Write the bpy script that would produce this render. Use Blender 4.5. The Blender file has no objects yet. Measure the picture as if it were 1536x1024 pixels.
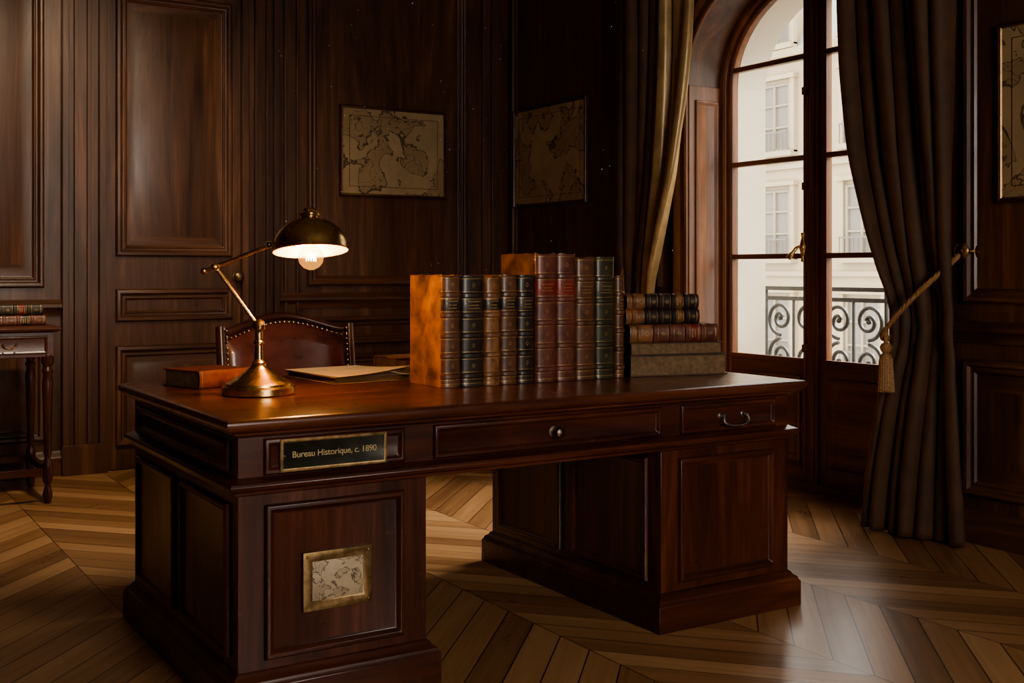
import bpy, bmesh, math, random
import numpy as np
from mathutils import Vector, Matrix
random.seed(7)
sc=bpy.context.scene
PI=math.pi
# ------------------------------------------------------------------ materials
def newmat(name):
    m=bpy.data.materials.new(name); m.use_nodes=True
    nt=m.node_tree; p=nt.nodes['Principled BSDF']
    return m,nt,p
def L(nt,a,b): nt.links.new(a,b)
def math_(nt,op,a,b=None,c=None):
    n=nt.nodes.new('ShaderNodeMath'); n.operation=op
    for i,v in enumerate((a,b,c)):
        if v is None: continue
        if isinstance(v,(int,float)): n.inputs[i].default_value=v
        else: L(nt,v,n.inputs[i])
    return n.outputs[0]
def ramp(nt,fac,stops):
    r=nt.nodes.new('ShaderNodeValToRGB')
    e=r.color_ramp.elements
    while len(e)<len(stops): e.new(0.5)
    for i,(p,c) in enumerate(stops):
        e[i].position=p; e[i].color=(c[0],c[1],c[2],1)
    L(nt,fac,r.inputs[0]); return r.outputs[0]
def noise(nt,vec,scale,detail=4,rough=.55,dist=0.0):
    n=nt.nodes.new('ShaderNodeTexNoise'); n.inputs['Scale'].default_value=scale
    n.inputs['Detail'].default_value=detail; n.inputs['Roughness'].default_value=rough
    n.inputs['Distortion'].default_value=dist
    if vec is not None: L(nt,vec,n.inputs['Vector'])
    return n.outputs[0]
def objco(nt,scale=(1,1,1)):
    t=nt.nodes.new('ShaderNodeTexCoord'); m=nt.nodes.new('ShaderNodeMapping')
    m.inputs['Scale'].default_value=scale; L(nt,t.outputs['Object'],m.inputs[0]); return m.outputs[0]
def bump(nt,p,h,strength=.2,dist=.01):
    b=nt.nodes.new('ShaderNodeBump'); b.inputs['Strength'].default_value=strength
    b.inputs['Distance'].default_value=dist
    L(nt,h,b.inputs['Height']); L(nt,b.outputs[0],p.inputs['Normal'])
def wood(name,axis,c1,c2,c3=None,rough=.3,coat=.3,perp=9,figure=1.2,scuff=0):
    m,nt,p=newmat(name)
    s=[perp]*3; s[axis]=perp*.09
    s2=[90]*3; s2[axis]=3
    a=noise(nt,objco(nt,s),1.0,7,.62,figure)
    b=noise(nt,objco(nt,s2),1.0,3,.6,0)
    f=math_(nt,'ADD',math_(nt,'MULTIPLY',a,.8),math_(nt,'MULTIPLY',b,.25))
    c3=c3 or tuple(x*1.5 for x in c2)
    col=ramp(nt,f,[(.33,c1),(.56,c2),(.74,c3)])
    if scuff:
        q=noise(nt,objco(nt,(38,38,38)),1.0,5,.75,.8); q2=noise(nt,objco(nt,(4,4,4)),1.0,3,.5)
        k=math_(nt,'MULTIPLY',math_(nt,'GREATER_THAN',q,.66),math_(nt,'MULTIPLY',q2,scuff))
        mx=nt.nodes.new('ShaderNodeMix'); mx.data_type='RGBA'; L(nt,k,mx.inputs[0]); L(nt,col,mx.inputs[6]); mx.inputs[7].default_value=(.34,.20,.12,1); col=mx.outputs[2]
    L(nt,col,p.inputs['Base Color'])
    sm=noise(nt,objco(nt,(5,5,5)),1.0,6,.7,.5)
    L(nt,math_(nt,'ADD',math_(nt,'MULTIPLY',sm,.3),rough-.13),p.inputs['Roughness'])
    p.inputs['Coat Weight'].default_value=coat; p.inputs['Coat Roughness'].default_value=.22
    bump(nt,p,f,.12,.004)
    return m
def woods(pref,*a,**k): return [wood(pref+'_'+'xyz'[i],i,*a,**k) for i in range(3)]
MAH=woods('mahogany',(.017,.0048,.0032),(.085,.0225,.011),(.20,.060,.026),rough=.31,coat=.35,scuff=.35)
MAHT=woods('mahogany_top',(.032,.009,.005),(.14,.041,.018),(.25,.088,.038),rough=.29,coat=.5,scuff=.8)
WAL=woods('wall_oak',(.030,.0115,.006),(.105,.043,.020),(.22,.098,.045),rough=.38,coat=.25,perp=6,figure=1.6)
WIN=woods('window_oak',(.07,.026,.012),(.20,.078,.032),(.34,.145,.06),rough=.4,coat=.2,perp=7)
def plain(name,col,rough=.5,metal=0,var=.25,nscale=30,bmp=.1,coat=0,sheen=0,spec=None):
    m,nt,p=newmat(name)
    n=noise(nt,objco(nt),nscale,5,.6,.3)
    lo=tuple(c*(1-var) for c in col); hi=tuple(min(1,c*(1+var)) for c in col)
    L(nt,ramp(nt,n,[(.3,lo),(.7,hi)]),p.inputs['Base Color'])
    p.inputs['Metallic'].default_value=metal
    L(nt,math_(nt,'ADD',math_(nt,'MULTIPLY',n,.2),rough-.1),p.inputs['Roughness'])
    p.inputs['Coat Weight'].default_value=coat
    if sheen: p.inputs['Sheen Weight'].default_value=sheen; p.inputs['Sheen Roughness'].default_value=.35; p.inputs['Sheen Tint'].default_value=(.85,.44,.22,1)
    if bmp: bump(nt,p,n,bmp,.003)
    return m
BRASS=plain('aged_brass',(.66,.45,.19),.27,1,.25,18,.03)
BRASSD=plain('dark_brass',(.30,.20,.10),.4,1,.4,40,.05)
BRONZE=plain('bronze_knob',(.16,.12,.08),.38,1,.3,40,.05)
BRASSIN=plain('lamp_reflector',(.95,.58,.20),.45,.6,.05,10,0)
IRON=plain('wrought_iron',(.05,.052,.056),.5,.4)
STEEL=plain('bright_pull',(.45,.43,.40),.3,1)
PAPER=plain('page_block',(.19,.115,.06),.8,0,.35,60,.2)
PAPERL=plain('cream_paper',(.74,.55,.31),.8,0,.08,8,.05)
def leather(name,c,rough=.42,var=.5,ns=22): return plain(name,c,rough,0,var,ns,.35,.15)
LT={'tan':leather('leather_tan',(.29,.125,.045),.5,.75,13),
 'brown':leather('leather_brown',(.125,.050,.025)),
 'black':leather('leather_black',(.036,.022,.016),.38),
 'mid':leather('leather_mid',(.22,.093,.038),.42,.6,30),
 'red':leather('leather_red',(.21,.026,.018)),
 'maroon':leather('leather_maroon',(.15,.048,.030)),
 'green':leather('leather_green',(.045,.037,.019)),
 'cloth':leather('book_cloth',(.095,.048,.026),.7),
 'rust':leather('leather_rust',(.19,.052,.026),.5)}
GOLD=plain('gilt',(.38,.245,.095),.45,.7,.7,200,0)
GOLDT=plain('gilt_lettering',(.50,.38,.20),.45,.5,.2,200,0)
CHAIRL=plain('chair_leather',(.13,.034,.022),.3,0,.35,14,.12,.4)
STONE=plain('facade_stone',(.45,.365,.24),.9,0,.06,.8,.0)
STONEW=plain('jamb_plaster',(.56,.49,.37),.9,0,.04,3,.0)
ZINC=plain('zinc_roof',(.42,.41,.38),.6,0,.05,1,0)
FWIN=plain('facade_glass',(.21,.19,.155),.5,0,.12,.6,0)
FSHUT=plain('facade_shutter',(.33,.28,.20),.8,0,.05,2,0)
FIRON=plain('facade_iron',(.20,.18,.15),.8,0,.05,2,0)
ASPH=plain('street',(.25,.25,.25),.9)
PLAST=plain('ceiling_plaster',(.24,.19,.14),.9)
VELVET=plain('velvet',(.082,.036,.0165),.7,0,.3,6,.1,0,.45)
SATIN_LIT=plain('satin_lit_edge',(.40,.27,.125),.32,.2,.25,7,.08,.0,.2)  # gold satin edge with its window highlight painted into the colour
ROPE=plain('gold_rope',(.38,.20,.085),.6,0,.5,160,.5)
PLATE=plain('plate_enamel',(.03,.028,.018),.35,.4)
MOTE=plain('dust',(.85,.8,.72),.8,0,.05,5,0)
def mapmat(name,scale,th,landk=.28,paper=(.55,.41,.24),ink=(.06,.035,.02),inkk=.85):
    m,nt,p=newmat(name)
    co=objco(nt)
    n=noise(nt,co,scale,4,.5,.5)
    l1=math_(nt,'LESS_THAN',math_(nt,'ABSOLUTE',math_(nt,'SUBTRACT',n,.5)),th)
    n2=noise(nt,co,scale*1.9,2,.5,1.0)
    l2=math_(nt,'MULTIPLY',math_(nt,'LESS_THAN',math_(nt,'ABSOLUTE',math_(nt,'SUBTRACT',n2,.5)),th*.9),math_(nt,'GREATER_THAN',n,.5))
    ln=math_(nt,'MAXIMUM',l1,l2)
    st=noise(nt,co,scale*.8,6,.7)
    base=ramp(nt,st,[(.3,tuple(c*.7 for c in paper)),(.7,paper)])
    land=math_(nt,'MULTIPLY',math_(nt,'GREATER_THAN',n,.5),landk)
    m0=nt.nodes.new('ShaderNodeMix'); m0.data_type='RGBA'; L(nt,land,m0.inputs[0]); L(nt,base,m0.inputs[6]); m0.inputs[7].default_value=(.22,.13,.06,1)
    mx=nt.nodes.new('ShaderNodeMix'); mx.data_type='RGBA'
    L(nt,math_(nt,'MULTIPLY',ln,inkk),mx.inputs[0]); L(nt,m0.outputs[2],mx.inputs[6]); mx.inputs[7].default_value=(*ink,1)
    L(nt,mx.outputs[2],p.inputs['Base Color']); p.inputs['Roughness'].default_value=.6
    return m
MAP=mapmat('old_map',4.6,.009,.35,(.47,.335,.185)); MAPS=mapmat('small_map',24,.012,.15,(.60,.47,.31),(.10,.065,.04),.85)
def glassmat():
    m=bpy.data.materials.new('window_glass'); m.use_nodes=True; nt=m.node_tree
    nt.nodes.clear(); o=nt.nodes.new('ShaderNodeOutputMaterial')
    t=nt.nodes.new('ShaderNodeBsdfTransparent'); g=nt.nodes.new('ShaderNodeBsdfGlossy'); g.inputs['Roughness'].default_value=.02
    f=nt.nodes.new('ShaderNodeFresnel'); f.inputs[0].default_value=1.3
    x=nt.nodes.new('ShaderNodeMixShader'); L(nt,f.outputs[0],x.inputs[0]); L(nt,t.outputs[0],x.inputs[1]); L(nt,g.outputs[0],x.inputs[2])
    L(nt,x.outputs[0],o.inputs[0]); return m
GLASS=glassmat()
def bulbmat():
    m=bpy.data.materials.new('bulb_glass'); m.use_nodes=True; nt=m.node_tree
    nt.nodes.clear(); o=nt.nodes.new('ShaderNodeOutputMaterial')
    t=nt.nodes.new('ShaderNodeBsdfTransparent'); t.inputs[0].default_value=(1,.93,.8,1)
    e=nt.nodes.new('ShaderNodeEmission'); e.inputs[0].default_value=(1,.42,.09,1); e.inputs[1].default_value=1.5
    x=nt.nodes.new('ShaderNodeMixShader'); x.inputs[0].default_value=.4
    L(nt,t.outputs[0],x.inputs[1]); L(nt,e.outputs[0],x.inputs[2]); L(nt,x.outputs[0],o.inputs[0]); return m
BULB=bulbmat()
FIL,nt,p=newmat('filament'); p.inputs['Emission Color'].default_value=(1,.7,.32,1); p.inputs['Emission Strength'].default_value=40
# parquet
def parquet():
    m,nt,p=newmat('chevron_parquet')
    t=nt.nodes.new('ShaderNodeTexCoord'); s=nt.nodes.new('ShaderNodeSeparateXYZ'); L(nt,t.outputs['Object'],s.inputs[0])
    W=.56; w=.105
    x=math_(nt,'ADD',s.outputs[0],10.0+.06); y=math_(nt,'ADD',s.outputs[1],20.0)
    k=math_(nt,'FLOOR',math_(nt,'DIVIDE',x,W))
    tri=math_(nt,'PINGPONG',x,W)
    v=math_(nt,'DIVIDE',math_(nt,'ADD',y,math_(nt,'MULTIPLY',tri,1.1)),w*1.49)
    idx=math_(nt,'FLOOR',v); fr=math_(nt,'FRACT',v)
    c=nt.nodes.new('ShaderNodeCombineXYZ'); L(nt,k,c.inputs[0]); L(nt,idx,c.inputs[1])
    wn=nt.nodes.new('ShaderNodeTexWhiteNoise'); wn.noise_dimensions='2D'; L(nt,c.outputs[0],wn.inputs['Vector'])
    r=wn.outputs['Value']
    g=nt.nodes.new('ShaderNodeCombineXYZ')
    L(nt,math_(nt,'ADD',math_(nt,'MULTIPLY',x,1.6),math_(nt,'MULTIPLY',r,31)),g.inputs[0])
    L(nt,math_(nt,'MULTIPLY',v,3.2),g.inputs[1]); L(nt,math_(nt,'MULTIPLY',r,9),g.inputs[2])
    gn=noise(nt,g.outputs[0],1.0,7,.6,.9)
    f=math_(nt,'ADD',math_(nt,'MULTIPLY',gn,.62),math_(nt,'MULTIPLY',r,.42))
    col=ramp(nt,f,[(.22,(.21,.100,.042)),(.5,(.40,.208,.090)),(.8,(.58,.335,.160))])
    e1=math_(nt,'LESS_THAN',math_(nt,'ABSOLUTE',math_(nt,'SUBTRACT',fr,.5)),.480)
    fx=math_(nt,'FRACT',math_(nt,'DIVIDE',x,W))
    e2=math_(nt,'LESS_THAN',math_(nt,'ABSOLUTE',math_(nt,'SUBTRACT',fx,.5)),.4965)
    e=math_(nt,'MULTIPLY',e1,e2)
    mx=nt.nodes.new('ShaderNodeMix'); mx.data_type='RGBA'; L(nt,e,mx.inputs[0]); mx.inputs[6].default_value=(.035,.015,.007,1); L(nt,col,mx.inputs[7])
    L(nt,mx.outputs[2],p.inputs['Base Color'])
    sm=noise(nt,objco(nt,(2.5,2.5,2.5)),1.0,6,.7,.4)
    L(nt,math_(nt,'ADD',math_(nt,'ADD',math_(nt,'MULTIPLY',sm,.28),.16),math_(nt,'MULTIPLY',r,.10)),p.inputs['Roughness'])
    p.inputs['Coat Weight'].default_value=.25; p.inputs['Coat Roughness'].default_value=.25
    h=math_(nt,'ADD',math_(nt,'MULTIPLY',e,1.0),math_(nt,'MULTIPLY',gn,.25))
    bump(nt,p,h,.25,.004)
    return m
PARQ=parquet()
# ------------------------------------------------------------------ builder
class B:
    def __init__(s,name,mats): s.name=name; s.bm=bmesh.new(); s.M=Matrix(); s.mats=mats
    def v(s,p): return s.bm.verts.new(s.M@Vector(p))
    def f(s,vs,m=0):
        try:
            f=s.bm.faces.new(vs); f.material_index=m; return f
        except ValueError: return None
    def box(s,x0,x1,y0,y1,z0,z1,m=-1):
        if m<0:
            d=(abs(x1-x0),abs(y1-y0),abs(z1-z0)); m=d.index(max(d))
        c=[s.v((x,y,z)) for z in (z0,z1) for y in (y0,y1) for x in (x0,x1)]
        for q in ((0,2,3,1),(4,5,7,6),(0,1,5,4),(2,6,7,3),(0,4,6,2),(1,3,7,5)): s.f([c[i] for i in q],m)
    def rectloft(s,x0,x1,y0,y1,prof,m=0,cap=True):
        loops=[]
        for z,o in prof:
            loops.append([s.v(q) for q in ((x0-o,y0-o,z),(x1+o,y0-o,z),(x1+o,y1+o,z),(x0-o,y1+o,z))])
        for a,b in zip(loops,loops[1:]):
            for i in range(4): s.f([a[i],a[(i+1)%4],b[(i+1)%4],b[i]],m)
        if cap: s.f(loops[0][::-1],m); s.f(loops[-1],m)
    def panel(s,O,U,V,N,w,h,prof,m,mc=None,mh=None):
        O,U,V,N=map(Vector,(O,U,V,N)); loops=[]
        for d,k in prof:
            loops.append([s.v(O+U*a+V*b+N*k) for a,b in ((d,d),(w-d,d),(w-d,h-d),(d,h-d))])
        for a,b in zip(loops,loops[1:]):
            for i in range(4): s.f([a[i],a[(i+1)%4],b[(i+1)%4],b[i]], (mh if (mh is not None and i%2==0) else m))
        s.f(loops[-1],m if mc is None else mc)
    def lathe(s,prof,m=0,seg=32,c=(0,0,0)):
        rings=[]
        for r,z in prof:
            if r<1e-6: rings.append([s.v((c[0],c[1],c[2]+z))])
            else: rings.append([s.v((c[0]+r*math.cos(2*PI*i/seg),c[1]+r*math.sin(2*PI*i/seg),c[2]+z)) for i in range(seg)])
        for a,b in zip(rings,rings[1:]):
            for i in range(seg):
                j=(i+1)%seg
                if len(a)==1 and len(b)==1: continue
                if len(a)==1: s.f([a[0],b[j],b[i]],m)
                elif len(b)==1: s.f([a[i],a[j],b[0]],m)
                else: s.f([a[i],a[j],b[j],b[i]],m)
    def ball(s,c,r,m=0,seg=12,sz=1):
        n=max(4,seg//2)
        s.lathe([(r*math.sin(PI*i/n),-r*sz*math.cos(PI*i/n)) for i in range(n+1)],m,seg,c)
    def tube(s,pts,r,m=0,seg=8):
        pts=[Vector(p) for p in pts]; n=len(pts); rs=r if isinstance(r,(list,tuple)) else [r]*n
        prev=None; rings=[]
        for i,p in enumerate(pts):
            t=(pts[min(i+1,n-1)]-pts[max(i-1,0)]).normalized()
            if prev is None:
                a=Vector((0,0,1)) if abs(t.z)<.9 else Vector((1,0,0))
                u=t.cross(a).normalized()
            else: u=(prev-t*prev.dot(t)).normalized()
            prev=u; w=t.cross(u)
            rings.append([s.v(p+(u*math.cos(2*PI*k/seg)+w*math.sin(2*PI*k/seg))*rs[i]) for k in range(seg)])
        for a,b in zip(rings,rings[1:]):
            for k in range(seg): s.f([a[k],a[(k+1)%seg],b[(k+1)%seg],b[k]],m)
        s.f(rings[0][::-1],m); s.f(rings[-1],m)
    def grid(s,fn,nu,nv,m=0):
        g=[[s.v(fn(i/nu,j/nv)) for i in range(nu+1)] for j in range(nv+1)]
        for j in range(nv):
            for i in range(nu):
                mm=m(i/nu,j/nv) if callable(m) else m
                s.f([g[j][i],g[j][i+1],g[j+1][i+1],g[j+1][i]],mm)
    def finish(s,bevel=0,ang=38,solid=0):
        bm=s.bm
        bmesh.ops.recalc_face_normals(bm,faces=bm.faces)
        for f in bm.faces: f.smooth=True
        for e in bm.edges:
            if len(e.link_faces)==2:
                if e.calc_face_angle(0)>math.radians(ang): e.smooth=False
        me=bpy.data.meshes.new(s.name); bm.to_mesh(me); bm.free()
        for m in s.mats: me.materials.append(m)
        o=bpy.data.objects.new(s.name,me); sc.collection.objects.link(o)
        if solid:
            k=o.modifiers.new('sol','SOLIDIFY'); k.thickness=solid
        if bevel:
            k=o.modifiers.new('bev','BEVEL'); k.width=bevel; k.segments=2; k.limit_method='ANGLE'; k.angle_limit=math.radians(35); k.harden_normals=False
        return o
def group(name,objs):
    e=bpy.data.objects.new(name,None); sc.collection.objects.link(e); e.empty_display_size=.1
    for o in objs: o.parent=e
    return e
def smooth_path(pts,n=8):
    P=[Vector(p) for p in pts]; P=[P[0]*2-P[1]]+P+[P[-1]*2-P[-2]]; out=[]
    for i in range(1,len(P)-2):
        for k in range(n):
            t=k/n; a,b,c,d=P[i-1],P[i],P[i+1],P[i+2]
            out.append(.5*((2*b)+(c-a)*t+(2*a-5*b+4*c-d)*t*t+(3*b-a-3*c+d)*t**3))
    out.append(P[-2]); return out
XR=3.35; YB=4.05; XL=-2.2; YS=-4.4; ZC=3.7
YC=1.425; A=.705; SP=2.2; RISE=.58
WP=[(0,0),(0,.020),(.010,.030),(.024,.027),(.034,.012),(.044,.010),(.052,.016),(.062,.004)]
WPR=WP+[(.10,.004),(.13,.014)]
# ------------------------------------------------------------------ shell
b=B('floor',[PARQ]); b.box(XL-.1,3.62,YS-.1,YB+.1,-.1,0,0); b.finish()
b=B('ceiling',[PLAST]); b.box(XL-.1,3.9,YS-.1,YB+.1,ZC,ZC+.1,0); b.finish()
b=B('wall_west',WAL); b.box(XL-.1,XL,YS-.1,YB+.1,0,ZC,2)
b.finish()
b=B('trim_6',WAL)
for i in range(6): b.panel((XL,YS+.25+i*1.38,1.1),(0,1,0),(0,0,1),(1,0,0),1.1,2.3,WP,2); b.panel((XL,YS+.25+i*1.38,.2),(0,1,0),(0,0,1),(1,0,0),1.1,.65,WP,2)
b.finish()
# north wall
b=B('wall_north',WAL)
b.box(XL-.1,3.62,YB,YB+.1,0,ZC,2); b.finish()
b=B('trim_7',WAL)
N=(0,-1,0); U=(1,0,0); V=(0,0,1)
def npan(x0,x1,z0,z1,prof=WP): b.panel((x0,YB,z0),U,V,N,x1-x0,z1-z0,prof,2,mh=0)
npan(-.62,.27,1.06,3.3,WPR); npan(-.62,.27,.2,.82,WPR); npan(-1.9,-.8,1.06,3.3,WPR); npan(-1.9,-.8,.2,.82,WPR)
npan(1.84,3.0,1.06,3.3); npan(1.84,3.0,.2,.62,WPR); npan(1.84,3.0,.68,.86)
for x0,x1,h in ((1.68,1.70,.03),(1.70,1.76,.018),(1.76,1.775,.028),(3.12,3.16,.03),(3.2,3.22,.02)): b.box(x0,x1,YB-h,YB,0,ZC,2)
b.finish(.003)
def rail(name,p0,p1,nrm,z,mats,k=1.0):
    b=B(name,mats); p0=Vector(p0); p1=Vector(p1); n=Vector(nrm)
    prof=[(0,z-.05),(.012,z-.05),(.016,z-.03),(.03,z-.012),(.045,z),(.045,z+.018),(.03,z+.028),(.018,z+.045),(0,z+.045)]
    m=0 if abs(p1.x-p0.x)>.1 else 1
    A_=[b.v((p0+n*d*k)[:2]+(zz,)) for d,zz in prof]; B_=[b.v((p1+n*d*k)[:2]+(zz,)) for d,zz in prof]
    for i in range(len(prof)-1): b.f([A_[i],B_[i],B_[i+1],A_[i+1]],m)
    b.f(A_,m); b.f(B_[::-1],m)
    return b.finish()
def base(name,p0,p1,nrm,mats,h=.14):
    b=B(name,mats); p0=Vector(p0); p1=Vector(p1); n=Vector(nrm)
    prof=[(0,0.001),(.032,0.001),(.032,h-.04),(.024,h-.03),(.022,h-.015),(.012,h),(0,h)]
    m=0 if abs(p1.x-p0.x)>.1 else 1
    A_=[b.v((p0+n*d)[:2]+(zz,)) for d,zz in prof]; B_=[b.v((p1+n*d)[:2]+(zz,)) for d,zz in prof]
    for i in range(len(prof)-1): b.f([A_[i],B_[i],B_[i+1],A_[i+1]],m)
    b.f(A_,m); b.f(B_[::-1],m)
    return b.finish()
base('baseboard_north',(XL,YB,0),(.36,YB,0),N,WAL); base('baseboard_north.001',(1.64,YB,0),(XR,YB,0),N,WAL)
base('baseboard_east',(XR,YS,0),(XR,.60,0),(-1,0,0),WAL); base('baseboard_east.001',(XR,2.25,0),(XR,YB-.04,0),(-1,0,0),WAL)
rail('trim_1',(XL,YB,0),(.36,YB,0),N,.95,WAL); rail('trim_2',(1.64,YB,0),(XR,YB,0),N,.97,WAL)
rail('trim_3',(XR,YS,0),(XR,.60,0),(-1,0,0),.9,WAL); rail('trim_4',(XR,2.25,0),(XR,YB-.05,0),(-1,0,0),.97,WAL)
# door with pilaster casing
b=B('door_1',WAL+[BRASSD])
for sx in (0,1):
    for a0,a1,h in ((.36,.395,.055),(.395,.425,.03),(.425,.445,.05),(.445,.495,.036),(.495,.515,.05),(.515,.56,.025),(.56,.60,.06)):
        x0,x1=(a0,a1) if sx==0 else (2.0-a1,2.0-a0)
        b.box(x0,x1,YB-h,YB-.001,.001,3.0,2)
b.box(.34,1.66,YB-.07,YB-.001,3.0,3.18,0); b.box(.30,1.70,YB-.10,YB-.001,3.18,3.24,0)
b.box(.355,.605,YB-.068,YB-.001,.001,.17,2); b.box(1.395,1.645,YB-.068,YB-.001,.001,.17,2)
b.box(.60,1.40,YB-.02,YB-.001,.005,2.98,2)
DP=[(0,0),(0,.012),(.008,.024),(.024,.026),(.036,.010),(.046,.008),(.054,.014),(.064,.003),(.085,.003),(.115,.012)]
for z0,z1 in ((1.24,2.78),(.86,1.05),(.14,.72)):
    b.panel((.655,YB-.02,z0),U,V,N,.69,z1-z0,DP if z1-z0>.3 else DP[:8],2,mh=0)
b.M=Matrix.Translation((1.372,YB-.02,1.12))@Matrix.Rotation(PI/2,4,'X')
b.lathe([(.026,0),(.026,.005),(.012,.008),(.010,.03),(.022,.038),(.031,.052),(.028,.066),(.015,.075),(0,.077)],3,24)
b.M=Matrix()
b.finish(.002)
# east wall with arched opening
def arch(off,z0=0,n=28):
    pts=[(YC+A+off,z0)]
    for i in range(n+1):
        t=PI*i/n; pts.append((YC+(A+off)*math.cos(t),SP+(RISE+off)*math.sin(t)))
    pts.append((YC-A-off,z0)); return pts
def sweep(b,prof,m,z0=0,closed=False):
    loops=[[b.v((x,y,z)) for y,z in arch(o,z0)] for o,x in prof]
    pr=list(zip(loops,loops[1:]))
    if closed: pr.append((loops[-1],loops[0]))
    for a,c in pr:
        for i in range(len(a)-1): b.f([a[i],a[i+1],c[i+1],c[i]],m)
def header(b,off,x0,x1,m):
    P=arch(off)[1:-1]
    for x in (x0,x1):
        lo=[b.v((x,y,z)) for y,z in P]; hi=[b.v((x,y,ZC)) for y,z in P]
        for i in range(len(P)-1): b.f([lo[i],lo[i+1],hi[i+1],hi[i]],m)
    a=[b.v((x0,y,z)) for y,z in P]; c=[b.v((x1,y,z)) for y,z in P]
    for i in range(len(P)-1): b.f([a[i],a[i+1],c[i+1],c[i]],m)
b=B('wall_east',WAL+[STONEW]+WIN)
b.box(XR,3.6,YC+A,YB+.1,0,ZC,2); b.box(XR,3.6,YS-.1,YC-A,0,ZC,2); header(b,0,XR,3.6,2)
b.box(3.655,3.87,YC+A-.07,YB+.1,-.3,ZC,3); b.box(3.655,3.87,YS-.1,YC-A+.07,-.3,ZC,3); header(b,-.07,3.655,3.87,3)
b.box(3.6,3.655,YC+A,YB+.1,0,ZC,3); b.box(3.6,3.655,YS-.1,YC-A,0,ZC,3)
b.finish(.002)
b=B('trim_8',WAL+[STONEW]+WIN)
E=(-1,0,0)
def epan(y0,y1,z0,z1,prof=WP): b.panel((XR,y1,z0),(0,-1,0),V,E,y1-y0,z1-z0,prof,2,mh=1)
epan(2.36,3.99,1.06,3.3); epan(2.36,3.99,.2,.86,WPR)
for y0,y1 in ((-.95,.33),(-2.4,-1.15),(-3.85,-2.6)):
    epan(y0,y1,1.02,3.3); epan(y0,y1,.2,.78,WPR)
for yy,n,u in ((YC+A,(0,-1,0),(1,0,0)),(YC-A,(0,1,0),(1,0,0))):
    s=-1 if n[1]<0 else 1
    b.box(XR-.004,3.60,min(yy,yy+s*.006),max(yy,yy+s*.006),0,SP,6)
    P2=[(0,0),(0,.008),(.008,.012),(.02,.006),(.028,.001)]
    for z0,z1 in ((.12,.66),(.76,2.12)): b.panel((XR+.04,yy+s*.006,z0),u,V,n,.17,z1-z0,P2,6)
b.finish(.002)
b=B('trim_5',WIN)
sweep(b,[(.0,XR+.002),(.0,XR-.02),(.012,XR-.026),(.02,XR-.018),(.06,XR-.014),(.075,XR-.028),(.095,XR-.034),(.11,XR-.02),(.115,XR)],2)
b.finish()
# window_1
b=B('casement',WIN+[BRASS]); 
sweep(b,[(-.001,3.58),(-.03,3.575),(-.045,3.585),(-.045,3.654),(-.001,3.654)],2,.001,True)
sweep(b,[(-.046,3.597),(-.068,3.594),(-.08,3.604),(-.08,3.64),(-.046,3.64)],2,.04,True)
b.box(3.575,3.654,YC-A+.002,YC+A-.002,.001,.045,1)
b.box(3.598,3.642,YC-.08,YC+.08,.045,SP+.50,2); b.box(3.582,3.60,YC-.035,YC+.035,.045,SP+.50,2)
b.box(3.575,3.584,YC-.014,YC+.014,.06,SP+.49,2)
def halfw(z,off=-.08): return (A+off) if z<=SP else (A+off)*math.sqrt(max(0,1-((z-SP)/(RISE+off))**2))
for z in (1.235,1.755,2.29):
    w=halfw(z)
    b.box(3.600,3.638,YC-w,YC-.08,z-.014,z+.014,1); b.box(3.600,3.638,YC+.08,YC+w,z-.014,z+.014,1)
b.box(3.6,3.64,YC-A+.07,YC+A-.07,.045,.69,1)
for y0,y1 in ((YC-.60,YC-.10),(YC+.10,YC+.60)):
    b.panel((3.6,y1,.14),(0,-1,0),V,E,y1-y0,.46,[(0,0),(0,.01),(.01,.016),(.026,.006),(.036,.001),(.05,.001),(.07,.008)],1)
    b.box(3.592,3.61,y0-.03,y1+.03,.665,.695,1)
b.tube([(3.572,YC+.045,.1),(3.572,YC+.045,2.6)],.007,2,8)
for z in (.3,.75,1.6,2.1): b.box(3.565,3.60,YC+.03,YC+.06,z-.02,z+.02,2)
b.M=Matrix.Translation((3.56,YC+.045,1.28)); b.lathe([(0,-.08),(.012,-.075),(.008,-.05),(.016,-.02),(.022,0),(.016,.02),(.008,.05),(.012,.075),(0,.08)],3,16)
b.M=Matrix(); b.tube(smooth_path([(3.56,YC+.045,1.29),(3.53,YC+.055,1.28),(3.51,YC+.07,1.25),(3.50,YC+.09,1.22)],4),[.008]*5+[.01]*4+[.014]*4,3,10)
cas=b.finish(.002)
b=B('glass',[GLASS]); P=[(y,z) for y,z in arch(-.078,.68)]; b.f([b.v((3.62,y,z)) for y,z in P],0); gl=b.finish()
group('window_1',[cas,gl])
# south wall with fill_window, an unseen window added behind the camera for fill light
WX0,WX1=-.1,1.4
b=B('wall_south',WAL); b.box(XL-.1,WX0,YS-.12,YS,0,ZC,2); b.box(WX1,3.62,YS-.12,YS,0,ZC,2); b.box(WX0,WX1,YS-.12,YS,0,.9,0); b.box(WX0,WX1,YS-.12,YS,2.9,ZC,0)
b.finish()
b=B('trim_9',WAL)
for x0,x1 in ((-2.0,-.4),(1.7,3.1)): b.panel((x0,YS,1.1),(1,0,0),V,(0,1,0),x1-x0,2.2,WP,2); b.panel((x0,YS,.2),(1,0,0),V,(0,1,0),x1-x0,.6,WP,2)
b.finish()
b=B('casement_2',WIN)
xm=(WX0+WX1)/2
for a in ((WX0,WX0+.07),(WX1-.07,WX1),(xm-.04,xm+.04)): b.box(a[0],a[1],YS-.09,YS-.03,.9,2.9,2)
for z in (.9,1.53,2.17,2.83): b.box(WX0+.07,WX1-.07,YS-.085,YS-.035,z,z+.05,0)
b.box(WX0-.08,WX1+.08,YS+.001,YS+.04,.84,.9,0)
c2=b.finish(.003)
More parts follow.
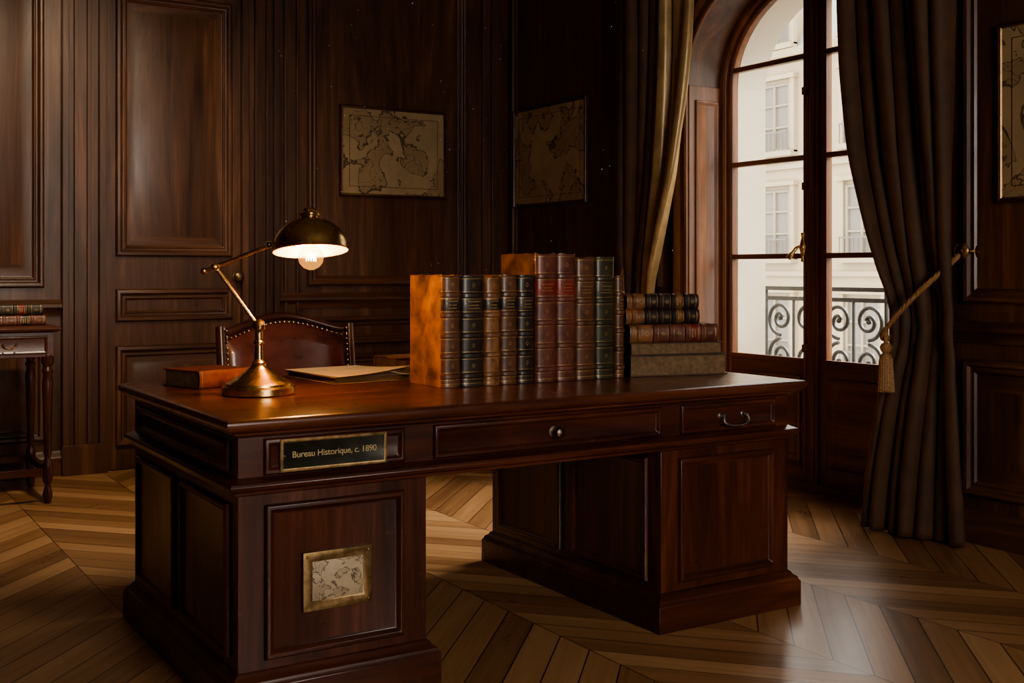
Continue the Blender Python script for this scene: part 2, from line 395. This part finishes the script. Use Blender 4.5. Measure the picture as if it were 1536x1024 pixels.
b=B('glass_2',[GLASS]); b.f([b.v(p) for p in ((WX0+.05,YS-.06,.92),(WX1-.05,YS-.06,.92),(WX1-.05,YS-.06,2.88),(WX0+.05,YS-.06,2.88))]); g2=b.finish(); group('fill_window',[c2,g2])
# ------------------------------------------------------------------ exterior
b=B('balcony_railing',[IRON,STONEW])
b.box(3.87,4.28,.0,2.85,-.28,-.02,1)
X=4.16
for z,r in ((1.05,.02),(.99,.010),(.16,.012),(.08,.012)): b.box(X-r,X+r,.02,2.83,z-.012,z+.012,0)
y=.05; 
while y<2.85:
    b.box(X-.008,X+.008,y-.008,y+.008,-.02,1.04,0)
    if y+.46<2.86:
        c=y+.23
        for s in (-1,1):
            for (cy,cz,R,a0,dr,tn) in ((c+s*.108,.87,.104,-PI/2,1,1.7),(c+s*.108,.64,.104,PI/2,-1,1.7),(c+s*.10,.40,.09,PI/2,-1,1.4),(c+s*.06,.24,.05,PI/2,-1,1.4)):
                pts=[]
                for i in range(40):
                    t=i/39; an=a0+dr*s*tn*2*PI*t; r=R*(1-.85*t)
                    pts.append((X,cy+r*math.cos(an),cz+r*math.sin(an)))
                b.tube(pts,.011,0,6)
                b.ball((X,cy,cz),.016,0,8)
        b.box(X-.006,X+.006,c-.006,c+.006,.16,1.0,0)
    y+=.46
b.finish()
b=B('apartment_building',[STONE,FWIN,FSHUT,ZINC,FIRON])
FX=22
b.box(FX,FX+6,-20,60,-10,6.9,0)
b.rectloft(FX,FX+6,-20,60,[(6.9,.3),(7.1,.35),(7.15,.1)],0); 
b.rectloft(FX,FX+6,-20,60,[(7.15,0),(9.0,-1.3),(9.3,-2.5)],3)
for k in range(-3,3):
    z0=1.6+2.9*k-.05
    b.box(FX-.10,FX,-20,60,z0-.55,z0-.42,0)
    for j in range(-12,13):
        yc=20.1+3.05*j
        if yc<-18 or yc>58: continue
        b.box(FX-.03,FX+.02,yc-.5,yc+.5,z0,z0+1.75,1)
        for yy in (yc-.55,yc,yc+.5): b.box(FX-.09,FX,yy-.02,yy+.06,z0,z0+1.78,2)
        for zz in (z0,z0+.6,z0+1.2,z0+1.75): b.box(FX-.08,FX,yc-.5,yc+.5,zz-.025,zz+.03,2)
        b.box(FX-.14,FX,yc-.75,yc-.6,z0-.1,z0+1.95,0); b.box(FX-.14,FX,yc+.6,yc+.75,z0-.1,z0+1.95,0)
        b.box(FX-.2,FX,yc-.8,yc+.8,z0+1.9,z0+2.02,0); b.box(FX-.25,FX,yc-.75,yc+.75,z0-.2,z0-.05,0)
        b.box(FX-.28,FX-.24,yc-.62,yc+.62,z0+.42,z0+.46,4)
        for q in range(9): b.box(FX-.27,FX-.25,yc-.6+q*.15-.01,yc-.6+q*.15+.01,z0-.05,z0+.44,4)
for j in range(-5,8):
    yc=20.1+3.05*j
    b.box(FX+.1,FX+1.0,yc-.6,yc+.6,7.3,8.6,0); b.box(FX+.07,FX+.12,yc-.4,yc+.4,7.4,8.4,1)
b.finish()
b=B('street_ground',[ASPH]); b.box(3.9,60,-40,80,-10.2,-10,0); b.finish()
# ------------------------------------------------------------------ desk
def desk():
    b=B('desk_body',MAH+MAHT+[BRONZE,STEEL])
    x0,x1,y0,y1=.045,2.005,.05,1.10
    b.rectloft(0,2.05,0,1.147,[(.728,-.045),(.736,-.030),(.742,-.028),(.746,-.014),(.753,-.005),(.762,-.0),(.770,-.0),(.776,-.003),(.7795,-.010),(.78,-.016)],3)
    b.box(x0,x1,y0,y1,.615,.729,0)
    b.rectloft(x0,x1,y0,y1,[(.576,.0),(.58,.012),(.588,.014),(.594,.026),(.604,.030),(.612,.026),(.618,.012),(.624,.0)],0)
    SM=[(0,0),(0,.004),(.004,.010),(.012,.011),(.018,.004),(.022,.0015)]
    F=(0,-1,0)
    def fp(xa,xb,za,zb,m=0,prof=SM): b.panel((xa,y0,za),U,V,F,xb-xa,zb-za,prof,m)
    fp(.113,.522,.626,.722); fp(.612,1.438,.626,.722); fp(1.518,1.943,.626,.722)
    PD=[(0,0),(0,.005),(.005,.013),(.014,.014),(.020,.008),(.024,.003),(.03,.0015)]
    for (a,c) in ((.045,.59),(1.44,2.005)):
        b.box(a,c,y0,y1,.10,.58,2)
        b.rectloft(a,c,y0,y1,[(.001,.032),(.085,.032),(.092,.026),(.10,.024),(.108,.012),(.116,.008),(.122,.0)],0)
        w=c-a
        b.panel((a+.07,y0,.145),U,V,F,w-.14,.405,PD,2,mh=0)
        for xx,n,u in ((a,(-1,0,0),(0,-1,0)),(c,(1,0,0),(0,1,0))):
            for ya,yb in ((.115,.545),(.61,1.045)):
                O=(xx,yb,.145) if n[0]<0 else (xx,ya,.145)
                b.panel(O,u,V,n,yb-ya,.405,PD,2,mh=1)
        b.panel((a+.07,y1,.145),U,V,(0,1,0),w-.14,.405,PD,2)
    b.panel((x0,1.045,.632),(0,-1,0),V,(-1,0,0),.93,.082,SM,1)
    b.panel((x1,.115,.632),(0,1,0),V,(1,0,0),.93,.082,SM,1)
    b.M=Matrix.Translation((1.026,y0,.672))@Matrix.Rotation(PI/2,4,'X')
    b.lathe([(.021,0),(.021,.003),(.008,.006),(.007,.016),(.013,.022),(.0175,.03),(.015,.037),(.007,.041),(0,.042)],6,20)
    b.M=Matrix()
    for s in (-1,1):
        b.M=Matrix.Translation((1.743+s*.05,y0,.676))@Matrix.Rotation(PI/2,4,'X'); b.lathe([(.012,0),(.012,.003),(.006,.005),(.006,.02),(.008,.024),(0,.026)],7,14); b.M=Matrix()
    b.tube(smooth_path([(1.693,.028,.676),(1.688,.024,.66),(1.705,.02,.648),(1.743,.018,.644),(1.781,.02,.648),(1.798,.024,.66),(1.793,.028,.676)],5),.0045,7,8)
    body=b.finish(.0015)
    b=B('name_plate',[BRASSD,PLATE,BRASS])
    b.box(.155,.462,.036,.045,.631,.717,0); b.panel((.158,.036,.634),U,V,F,.301,.080,[(0,0),(.0,.002),(.004,.002),(.006,0.0006)],0,mc=1)
    for xx in (.166,.451):
        for zz in (.674,): b.ball((xx,.035,zz),.003,2,8)
    npl=b.finish(.0008)
    cu=bpy.data.curves.new('name_plate_text','FONT'); cu.body='Bureau Historique, c. 1890'; cu.size=.0235; cu.extrude=.0004; cu.align_x='CENTER'; cu.align_y='CENTER'; cu.offset=.0001; cu.space_character=.96
    to=bpy.data.objects.new('name_plate_text',cu); sc.collection.objects.link(to); to.location=(.308,.0348,.675); to.rotation_euler=(PI/2,0,0); cu.materials.append(GOLDT)
    b=B('map_plate',[BRASSD,MAPS,BRASS])
    b.box(.218,.415,.037,.0485,.257,.412,0)
    b.panel((.218,.037,.257),U,V,F,.197,.155,[(0,0),(.0,.002),(.004,.003),(.022,.003),(.026,-.000)],0,mc=0)
    b.panel((.243,.0368,.282),U,V,F,.147,.105,[(0,0),(0.001,.0006)],1)
    for xx in (.229,.404):
        for zz in (.268,.401): b.ball((xx,.034,zz),.0035,2,10)
    mp=b.finish()
    group('writing_desk',[body,npl,to,mp])
desk()
# ------------------------------------------------------------------ books
bookmats=[]
def mi(m):
    if m not in bookmats: bookmats.append(m)
    return bookmats.index(m)
def book(b,M,w,d,h,cov,lab='black',spine=None,worn=0,bands=True,rnd=.014,side=None,ends=None):
    old=b.M; b.M=old@M
    cv=mi(LT[spine or cov]); bd=mi(LT[side or cov]); lb=mi(LT[lab]); pg=mi(PAPER); gd=mi(GOLD)
    lev=[(0,0.002,cv),(.004,.003,cv),(.010,.001,gd),(.012,.001,cv)]
    fb=[.1,.28,.46,.64,.82] if bands else []
    for i,fz in enumerate(fb):
        z=fz*h
        lev+=[(z-.0125,.001,gd),(z-.011,.001,cv),(z-.008,.001,cv),(z-.005,.0055,cv),(z+.005,.0055,cv),(z+.008,.001,cv),(z+.011,.001,gd),(z+.0125,.001,cv)]
        if i==3: lev+=[(z+.016,.0014,lb)]
        if i==3: lev+=[(.82*h-.016,.0014,cv)]
    lev+=[(h-.012,.001,gd),(h-.010,.001,cv),(h-.004,.003,cv),(h,.002,cv)]
    if ends:
        em=mi(LT[ends]); lev=[(z,o,em if (m==cv and z<.17*h) else m) for z,o,m in lev]
    ns=10; rows=[]
    for q,(z,o,m) in enumerate(lev):
        row=[]
        ph=random.uniform(0,6)
        for i in range(ns+1):
            t=PI*i/ns
            zz=z
            if worn and q>=len(lev)-1: zz+=worn*.8*math.sin(i*.9+ph)-worn*.3+random.uniform(-worn,0)*.5
            row.append(b.v((w/2-(w/2+o*.5)*math.cos(t), .012-(rnd+o)*math.sin(t)**.8, zz)))
        rows.append(row)
    for q in range(len(rows)-1):
        for i in range(ns): b.f([rows[q][i],rows[q][i+1],rows[q+1][i+1],rows[q+1][i]],lev[q][2])
    b.f([b.v(Vector((w/2-(w/2-.002)*math.cos(PI*i/ns),.012-rnd*.9*math.sin(PI*i/ns),h-.004-worn))) for i in range(ns+1)],cv)
    b.f([b.v(Vector((w/2-(w/2-.002)*math.cos(PI*i/ns),.012-rnd*.9*math.sin(PI*i/ns),.003))) for i in range(ns+1)],cv)
    for xa,xb in ((0,.004),(w-.004,w)):
        if worn:
            n=30
            lo=[];hi=[]
            for sx in (xa,xb):
                lo.append([b.v((sx,.010+(d-.010)*i/n,0)) for i in range(n+1)])
            ph=random.uniform(0,6)
            hz=[h-worn*.35*abs(math.sin(i*.23+ph))-random.uniform(0,worn*.12)-(worn*.5*max(0,1-i/3)) for i in range(n+1)]
            for sx in (xa,xb): hi.append([b.v((sx,.010+(d-.010)*i/n,hz[i])) for i in range(n+1)])
            for s in (0,1):
                for i in range(n): b.f([lo[s][i],lo[s][i+1],hi[s][i+1],hi[s][i]],bd)
            for i in range(n): b.f([hi[0][i],hi[0][i+1],hi[1][i+1],hi[1][i]],bd); b.f([lo[0][i],lo[0][i+1],lo[1][i+1],lo[1][i]],bd)
            b.f([lo[0][-1],lo[1][-1],hi[1][-1],hi[0][-1]],bd)
        else: b.box(xa,xb,.010,d,0,h,bd)
    b.box(.004,w-.004,.012,d-.006,.005,h-.007-worn,pg)
    if bands:
        yy=.012-rnd-.0022
        for i,fz in enumerate((.19,.37,.55,.91)):
            z=fz*h; s=min(.0065,w*.12)
            b.f([b.v((w/2-s,yy,z)),b.v((w/2,yy-.0003,z-s*1.3)),b.v((w/2+s,yy,z)),b.v((w/2,yy-.0003,z+s*1.3))],gd)
            b.f([b.v((w/2-s*.6,yy-.0006,z)),b.v((w/2,yy-.0008,z-s*.8)),b.v((w/2+s*.6,yy-.0006,z)),b.v((w/2,yy-.0008,z+s*.8))],cv)
        for dz,ww in ((.012,.30),(0,.22),(-.010,.26)):
            z=.73*h+dz; b.box(w/2-w*ww,w/2+w*ww,yy-.0012,yy+.004,z-.0014,z+.0014,gd)
    b.M=old
T=Matrix.Translation
b=B('antique_books',bookmats)
row=[(.842,.909,.365,.20,'brown','black','tan',.008),(.911,.997,.362,.20,'black','black',None,0),(.999,1.059,.362,.195,'mid','black','tan',.006),
(1.061,1.126,.365,.195,'brown','black',None,.003),(1.128,1.195,.363,.195,'black','black',None,0)]
for x0,x1,h,d,c,lab,side,wn in row: book(b,T((x0,.415,.781)),x1-x0,d+.03,h,c,lab,worn=wn,side=side)
row=[(1.199,1.280,.437,.23,'maroon','red','tan',.006),(1.282,1.360,.437,.23,'maroon','red',None,.006),(1.363,1.443,.425,.22,'brown','brown',None,.004),(1.446,1.528,.425,.22,'green','green',None,0),(1.532,1.572,.36,.19,'brown','brown',None,0)]
for x0,x1,h,d,c,lab,side,wn in row: book(b,T((x0,.41,.781)),x1-x0,d,h,c,lab,worn=wn,side=side)
b.finish()
def lying(b,ox,oy,z,ang,length,th,depth,cov,flip=False,**k):
    c,s=math.cos(ang),math.sin(ang)
    if flip:
        ox,oy=ox-s*depth,oy+c*depth
        M=Matrix(((0,s,c,ox),(0,-c,s,oy),(1,0,0,z),(0,0,0,1)))
    else: M=Matrix(((0,-s,c,ox),(0,c,s,oy),(1,0,0,z),(0,0,0,1)))
    book(b,M,th,depth,length,cov,**k)
b=B('stacked_books',bookmats)
z=.781
for ox,oy,an,ln,th,dp,cov,fl,kw in ((1.592,.405,-14,.385,.074,.21,'cloth',True,dict(bands=False,rnd=.006)),(1.598,.410,-13,.37,.044,.20,'cloth',True,dict(bands=False,rnd=.008)),
 (1.590,.405,-15,.345,.064,.17,'mid',False,dict(lab='red',spine='maroon',ends='mid')),(1.588,.425,-12,.295,.052,.16,'mid',False,dict(lab='mid',spine='black',ends='mid')),(1.592,.425,-13,.285,.054,.16,'mid',False,dict(lab='mid',spine='black',ends='mid'))):
    lying(b,ox,oy,z,math.radians(an),ln,th,dp,cov,flip=fl,**kw); z+=th+.001
b.finish()
b=B('red_book',bookmats); lying(b,.175,.80,.781,math.radians(19),.20,.056,.20,'rust',bands=False,rnd=.007); b.finish()
b=B('tan_book',bookmats); lying(b,.93,.93,.781,math.radians(4),.24,.06,.17,'tan',flip=True,bands=False,rnd=.008); b.finish()
# document folder
b=B('document_folder',[PAPERL,plain('manila',(.50,.31,.14),.8,0,.1,6,.05)])
def sheet(cx,cy,z,w,d,an,lift,m):
    ca,sa=math.cos(an),math.sin(an)
    def fn(u,v,top):
        x=(u-.5)*w; y=(v-.5)*d; zz=z+lift*max(0,u*.6+(1-v)*.6-.55)**2+(.0012 if top else 0)
        return (cx+x*ca-y*sa,cy+x*sa+y*ca,zz)
    b.grid(lambda u,v:fn(u,v,0),12,12,m); b.grid(lambda u,v:fn(u,v,1),12,12,m)
sheet(.735,.915,.7815,.31,.40,.06,.0,1)
for i in range(11): sheet(.735+random.uniform(-.005,.005),.915,.7835+i*.0016,.288,.378,.06+random.uniform(-.025,.025),.0,0)
sheet(.73,.912,.802,.305,.395,.08,.05,1)
sheet(.728,.908,.8045,.295,.385,.10,.06,0)
b.finish()
# ------------------------------------------------------------------ lamp
def lamp():
    b=B('lamp_body',[BRASS,BRASSIN,BRASSD])
    cx,cy,z0=.286,.57,.7805
    b.lathe([(0,0),(.108,0),(.111,.004),(.111,.022),(.107,.027),(.100,.028),(.099,.034),(.090,.040),(.070,.050),(.052,.064),(.036,.076),(.026,.084),(.022,.092),(.024,.097),(.020,.102),(.014,.106),(.0125,.15),(.016,.154),(.016,.160),(.012,.165),(.012,.195),(.019,.200),(.021,.212),(.017,.222),(.008,.228),(0,.228)],0,48,(cx,cy,z0))
    r=Vector((math.cos(math.radians(-32)),math.sin(math.radians(-32)),0)); C=Vector((cx,cy,0))
    def P(t,z,d=0): return C+r*t+Vector((0,0,z))+Vector((.53,.848,0))*d
    b.tube([P(0,.985),P(-.132,1.168)],.0068,0,12)
    b.tube([P(0,.985,.012),P(0,.985,-.012)],.016,2,16)
    b.tube([P(-.132,1.170,.020),P(-.132,1.170,-.020)],.013,0,16); b.ball(P(-.132,1.170,-.022),.009,2,12)
    b.tube([P(-.165,1.158),P(-.132,1.170),P(.035,1.236)],[.006,.0075,.0065],0,12); b.ball(P(-.168,1.157),.011,0,12)
    b.tube([P(.035,1.238,.018),P(.035,1.238,-.018)],.012,0,16); b.ball(P(.035,1.238,-.02),.008,2,12)
    b.tube(smooth_path([P(.03,1.232),P(.05,1.236),P(.075,1.25)],4),.008,0,12)
    b.M=Matrix.Translation(P(.159,1.217))@Matrix.Rotation(math.radians(-4),4,Vector((.53,.848,0)))@Matrix.Rotation(math.radians(-9),4,r)
    R=.114
    outer=[(R,0.0),(R+.003,.003),(R+.001,.008)]+[(R*math.cos(a)**.9,.008+.094*math.sin(a)) for a in [i*PI/2/14 for i in range(1,13)]]
    b.lathe(outer+[(.026,.103),(.026,.108),(.031,.110),(.031,.116),(.022,.120),(.020,.126),(.022,.128),(.018,.134),(.008,.137),(0,.137)],0,56)
    b.lathe([(R,0.0),(R-.003,.006)]+[((R-.003)*math.cos(a)**.9,.006+.090*math.sin(a)) for a in [i*PI/2/14 for i in range(1,15)]],1,56)
    for i in range(12):
        an=2*PI*i/12; b.ball((.028*math.cos(an),.028*math.sin(an),.122),.004,0,6)
    b.lathe([(.017,.088),(.017,.035),(.014,.030),(0,.030)],2,20)
    Ms=b.M.copy(); b.M=Matrix()
    body=b.finish(0,30)
    b=B('light_bulb',[BULB]); b.M=Ms
    b.lathe([(.013,.032),(.016,.022),(.028,.010),(.0365,-.004),(.039,-.020),(.035,-.036),(.024,-.049),(.010,-.056),(0,-.057)],0,28); bu=b.finish()
    b=B('filament',[FIL]); b.M=Ms
    pts=[]
    for i in range(9): pts.append(((-.016+.004*i),0,(-.006 if i%2 else -.030)))
    b.tube(pts,.0012,0,6); fi=b.finish()
    l=bpy.data.lights.new('bulb_light','POINT'); l.energy=20; l.color=(1,.58,.24); l.shadow_soft_size=.012
    lo=bpy.data.objects.new('bulb_light',l); sc.collection.objects.link(lo); lo.location=Ms@Vector((0,0,-.014))
    group('desk_lamp',[body,bu,fi,lo])
lamp()
# ------------------------------------------------------------------ chair
def chair():
    cx=.772; hw=.282; yb=1.60
    def top(s): return .945+.035*math.cos(s*PI*.85)+(.018*max(0,abs(s)-.85)/.15)
    def ypos(s,z): return yb+(z-.5)*.14-.05*s*s
    b=B('chair_upholstery',[CHAIRL,BRASSD])
    def fn(u,v):
        s=(u-.5)*2*.90; z=.50+(top(s)-.03-.50)*v
        e=min(1,min(u,1-u)*7)*min(1,min(v,1-v)*7); e=max(e,0)**.5
        return (cx+s*hw,ypos(s,z)-.012-.030*e,z)
    b.grid(fn,30,30,0)
    b.grid(lambda u,v:(lambda p:(p[0],ypos((u-.5)*1.8,p[2])+.02,p[2]))(fn(u,v)),30,30,0)
    for i in range(27):
        s=-.9+1.8*i/26; z=top(s)-.032; b.ball((cx+s*hw,ypos(s,z)-.020,z),.0062,1,8)
    for i in range(20):
        z=.50+.42*i/19
        for s in (-.9,.9): b.ball((cx+s*hw,ypos(s,z)-.020,z),.0062,1,8)
    b.rectloft(cx-.25,cx+.25,1.185,1.585,[(.40,-.005),(.42,0),(.455,.004),(.475,-.01),(.485,-.04),(.488,-.1)],0)
    up=b.finish()
    b=B('chair_frame',MAH)
    for s in (-1,1):
        pts=[(cx+s*hw*.97,ypos(s,z)+(.05 if z<.1 else 0),z) for z in (.002,.15,.3,.45,.6,.75,.9,top(1)+.005)]
        b.tube(smooth_path(pts,4),.019,2,10)
        b.M=T((cx+s*.23,1.20,0)); b.lathe([(0,.002),(.012,.002),(.016,.03),(.013,.05),(.018,.2),(.024,.30),(.018,.315),(.026,.33),(.026,.41),(0,.41)],2,16); b.M=Matrix()
        b.box(cx+s*.24-.012,cx+s*.24+.012,1.20,1.57,.345,.405,1)
    b.box(cx-.24,cx+.24,1.185,1.21,.345,.405,0); b.box(cx-.25,cx+.25,1.555,1.585,.345,.43,0)
    b.tube([(cx+s*hw,ypos(s,top(s)),top(s)-.008) for s in [-1+2*i/30 for i in range(31)]],.017,0,10)
    b.tube([(cx+s*hw,ypos(s,.5),.49) for s in [-1+2*i/12 for i in range(13)]],.015,0,10)
    fr=b.finish()
    group('leather_chair',[up,fr])
chair()
# ------------------------------------------------------------------ side table
def table():
    b=B('side_table',MAH+[BRASSD])
    x0,x1,y0,y1=-.72,.205,3.20,3.80
    b.rectloft(x0,x1,y0,y1,[(.852,-.02),(.858,-.006),(.868,0),(.876,-.002),(.88,-.008)],0)
    b.box(x0+.03,x1-.03,y0+.03,y1-.03,.73,.852,0)
    b.panel((x1-.42,y0+.03,.745),U,V,N,.36,.09,[(0,0),(0,.004),(.006,.008),(.014,.002)],0)
    b.panel((x0+.06,y0+.03,.745),U,V,N,.36,.09,[(0,0),(0,.004),(.006,.008),(.014,.002)],0)
    b.tube(smooth_path([(-.06,y0+.02,.80),(-.055,y0+.005,.785),(-.03,y0,.775),(-.005,y0+.005,.785),(0,y0+.02,.80)],4),.004,3,8)
    for X_ in (x0+.055,x1-.055):
        for Y_ in (y0+.055,y1-.055):
            b.lathe([(0,.001),(.014,.001),(.020,.02),(.024,.045),(.018,.07),(.013,.09),(.022,.11),(.026,.13),(.026,.19),(.018,.21),(.014,.23),(.020,.25),(.017,.28),(.023,.50),(.027,.60),(.020,.64),(.028,.66),(.018,.68),(.030,.70),(.030,.74),(0,.74)],2,20,(X_,Y_,0))
    for Y_ in (y0+.055,y1-.055): b.box(x0+.06,x1-.06,Y_-.012,Y_+.012,.14,.175,0)
    for X_ in (x0+.055,x1-.055): b.box(X_-.012,X_+.012,y0+.06,y1-.06,.14,.175,1)
    b.finish(.0015)
    b=B('table_books',bookmats)
    lying(b,-.20,3.36,.882,0,.36,.05,.2,'maroon',lab='black'); lying(b,-.22,3.37,.934,.03,.37,.052,.2,'green',lab='red')
    b.finish()
table()
# ------------------------------------------------------------------ pictures
def picture(name,M,w,h):
    b=B(name,[BRASSD,MAP,MAH[0],PAPERL]); b.M=M
    b.panel((0,0,0),U,V,N,w,h,[(0,0),(0,.022),(.003,.026),(.008,.026),(.012,.018)],2,mc=2)
    b.panel((.011,-.018,.011),U,V,N,w-.022,h-.022,[(0,0),(0,.006),(.005,.007),(.010,.002)],0,mc=1)
    i=.065; y0,y1=-.0212,-.0195
    for q in ((i,w-i,i,i+.003),(i,w-i,h-i-.003,h-i),(i,i+.003,i,h-i),(w-i-.003,w-i,i,h-i)): b.box(q[0],q[1],y0,y1,q[2],q[3],2)
    b.finish()
picture('framed_map',T((2.055,YB-.008,1.637)),.775,.592)
RZ=Matrix.Rotation(-PI/2,4,'Z')
picture('framed_map.001',T((XR-.008,3.94,1.59))@RZ,.86,.675)
picture('framed_map.002',T((XR-.008,.155,1.44))@RZ,.62,.74)
# ------------------------------------------------------------------ curtains
def curtain(name,mirror,lit_edge):
    zs=[0,.25,.64,.8,.91,1.055,1.325,1.69,2.1,2.405,3.25]
    inn=[.735,.70,.62,.585,.565,.59,.68,.79,.86,.893,.93]
    out=[.235,.25,.27,.285,.295,.295,.295,.295,.295,.295,.29]
    zz=np.linspace(0,3.25,200); I=np.interp(zz,zs,inn); O=np.interp(zz,zs,out)
    ker=np.ones(9)/9
    I=np.convolve(np.pad(I,4,mode='edge'),ker,'valid'); O=np.convolve(np.pad(O,4,mode='edge'),ker,'valid')
    b=B(name,[VELVET,SATIN_LIT])
    nf=6.5
    def fn(u,v):
        z=.012+v*3.2
        i=float(np.interp(z,zz,I)); o=float(np.interp(z,zz,O))
        w=u+.014*math.sin(7*u+2.1*z)+.008*math.sin(23*u+3*z)
        y=i+(o-i)*w
        tie=math.exp(-((z-.92)/.22)**2)
        amp=.092-.035*tie+.03*max(0,.8-z)
        ph=2*PI*nf*u+.6*math.sin(1.7*z+3*u)+.5*math.sin(9*u)
        sn=math.sin(ph)
        x=3.24-amp*(.5+.5*math.copysign(abs(sn)**.8,sn))*(.75+.25*math.sin(5*u+1.3*z))-.02*math.sin(2*PI*2.3*u+z)
        y+=.014*math.cos(ph*1.0)*(1-.3*tie)
        x+=.004*math.sin(31*z+9*u)*tie
        if mirror: y=2*YC-y
        return (x,y,z)
    b.grid(fn,190,120,(lambda u,v:1 if u<.36 else 0) if lit_edge else 0)  # left drape only: inner edge gets the painted highlight colour
    return b.finish(0,180,.003)
def tie(mirror):
    b=B('tie_back',[ROPE,BRASS])
    m=(lambda p:(p[0],2*YC-p[1],p[2])) if mirror else (lambda p:p)
    path=[m(p) for p in smooth_path([(3.27,.285,1.235),(3.20,.315,1.17),(3.12,.385,1.07),(3.085,.47,.97),(3.085,.55,.885),(3.15,.595,.86),(3.22,.58,.86)],14)]
    for ph in (0,2.1,4.2):
        pts=[]
        for i,p in enumerate(path):
            a=i*.75+ph; pts.append((p[0]+.0075*math.cos(a),p[1]+.005*math.cos(a),p[2]+.0075*math.sin(a)))
        b.tube(pts,.0075,0,6)
    c=m((3.10,.545,0))
    b.lathe([(0,.90),(.010,.895),(.010,.845),(.020,.84),(.026,.825),(.022,.81),(.014,.80),(.024,.79),(.029,.76),(.034,.64),(.030,.635),(0,.635)],0,20,c)
    for i in range(20):
        a=2*PI*i/20; b.tube([(c[0]+.026*math.cos(a),c[1]+.026*math.sin(a),.775),(c[0]+.034*math.cos(a),c[1]+.034*math.sin(a),.632)],.0035,0,5)
    b.tube([m((3.09,.55,.9)),c[:2]+(.86,)],.007,0,6)
    h=m((XR-.001,.285,1.24)); b.M=T(h)@Matrix.Rotation(-PI/2,4,'Y')
    b.lathe([(.03,0),(.03,.006),(.010,.012),(.009,.07),(.022,.075),(.034,.082),(.036,.09),(.028,.098),(.012,.104),(0,.105)],1,24); b.M=Matrix()
    return b.finish()
for mir in (False,True):
    c=curtain('drape',mir,mir); t=tie(mir); group('velvet_curtain' if not mir else 'velvet_curtain.001',[c,t])
b=B('curtain_rod',[BRASSD]); b.tube([(3.22,-.05,3.27),(3.22,2.9,3.27)],.018,0,16); b.ball((3.22,-.07,3.27),.04,0,16); b.ball((3.22,2.92,3.27),.04,0,16)
for y in (.1,1.425,2.75): b.tube([(3.22,y,3.27),(3.349,y,3.27)],.012,0,10)
b.finish()
# ------------------------------------------------------------------ airborne and settled dust
rd=random.Random(21)
b=B('dust_motes',[MOTE])
for i in range(70): b.ball((rd.uniform(1.2,3.0),rd.uniform(1.2,3.6),rd.uniform(1.15,2.7)),rd.uniform(.0014,.0030),0,6)
for i in range(10): b.ball((rd.uniform(2.2,2.9),rd.uniform(.2,3.0),.0015),.0013,0,6)
b.finish()
# ------------------------------------------------------------------ added fill spot above the frame, brightens door and left floor 
SPX,SPY,SPZ=.25,1.7,3.2
aim=(Vector((.40,3.7,.90))-Vector((SPX,SPY,SPZ))).normalized()
q=aim.to_track_quat('-Z','Y')
b=B('fill_spot_housing',[BRASSD]); b.tube([(SPX,SPY,ZC-.001),(SPX,SPY,SPZ+.12)],.01,0,10)
b.lathe([(0,0),(.05,-.002),(.06,-.03),(0,-.04)],0,24,(SPX,SPY,ZC-.002))
b.M=T((SPX,SPY,SPZ))@q.to_matrix().to_4x4()
b.lathe([(.12,-.05),(.11,.02),(.07,.10),(.03,.13),(0,.135)],0,32); b.M=Matrix()
pb=b.finish(0,30,.002)
l=bpy.data.lights.new('fill_spot','SPOT'); l.energy=175; l.color=(1,.80,.56); l.shadow_soft_size=.09; l.spot_size=math.radians(96); l.spot_blend=1.0
lo=bpy.data.objects.new('fill_spot',l); sc.collection.objects.link(lo); lo.location=Vector((SPX,SPY,SPZ))+aim*.08; lo.rotation_euler=q.to_euler()
group('added_fill_spot',[pb,lo])
# ------------------------------------------------------------------ light
w=bpy.data.worlds.new('overcast'); sc.world=w; w.use_nodes=True
bg=w.node_tree.nodes['Background']; bg.inputs[0].default_value=(1,.97,.91,1); bg.inputs[1].default_value=4.3
def portal(name,loc,rot,sx,sy):
    l=bpy.data.lights.new(name,'AREA'); l.shape='RECTANGLE'; l.size=sx; l.size_y=sy
    l.cycles.is_portal=True
    o=bpy.data.objects.new(name,l); sc.collection.objects.link(o); o.location=loc; o.rotation_euler=rot
portal('window_portal',(3.68,YC,1.45),(0,PI/2,0),2.9,1.5)
l=bpy.data.lights.new('south_fill','AREA'); l.shape='RECTANGLE'; l.size=1.45; l.size_y=1.95; l.energy=98; l.color=(1,.90,.78)  # added area fill shining in through the added south window
o=bpy.data.objects.new('south_fill',l); sc.collection.objects.link(o); o.location=(xm,YS-.14,1.9); o.rotation_euler=(PI/2,0,0)
l=bpy.data.lights.new('sun','SUN'); l.energy=13; l.angle=math.radians(40); l.color=(1,.93,.82)
o=bpy.data.objects.new('sun',l); sc.collection.objects.link(o); o.rotation_euler=Vector((-1,.12,-.82)).to_track_quat('-Z','Y').to_euler()
# ------------------------------------------------------------------ camera
cd=bpy.data.cameras.new('camera'); cam=bpy.data.objects.new('camera',cd); sc.collection.objects.link(cam)
cam.location=(-.922,-2.827,1.16); cam.rotation_euler=(PI/2,0,math.radians(-32))
cd.sensor_width=36; cd.sensor_fit='HORIZONTAL'; cd.lens=40.4; cd.shift_y=-.0697
sc.camera=cam
sc.view_settings.view_transform='AgX'
try: sc.view_settings.look='AgX - Medium High Contrast'
except Exception: pass
sc.view_settings.exposure=.08
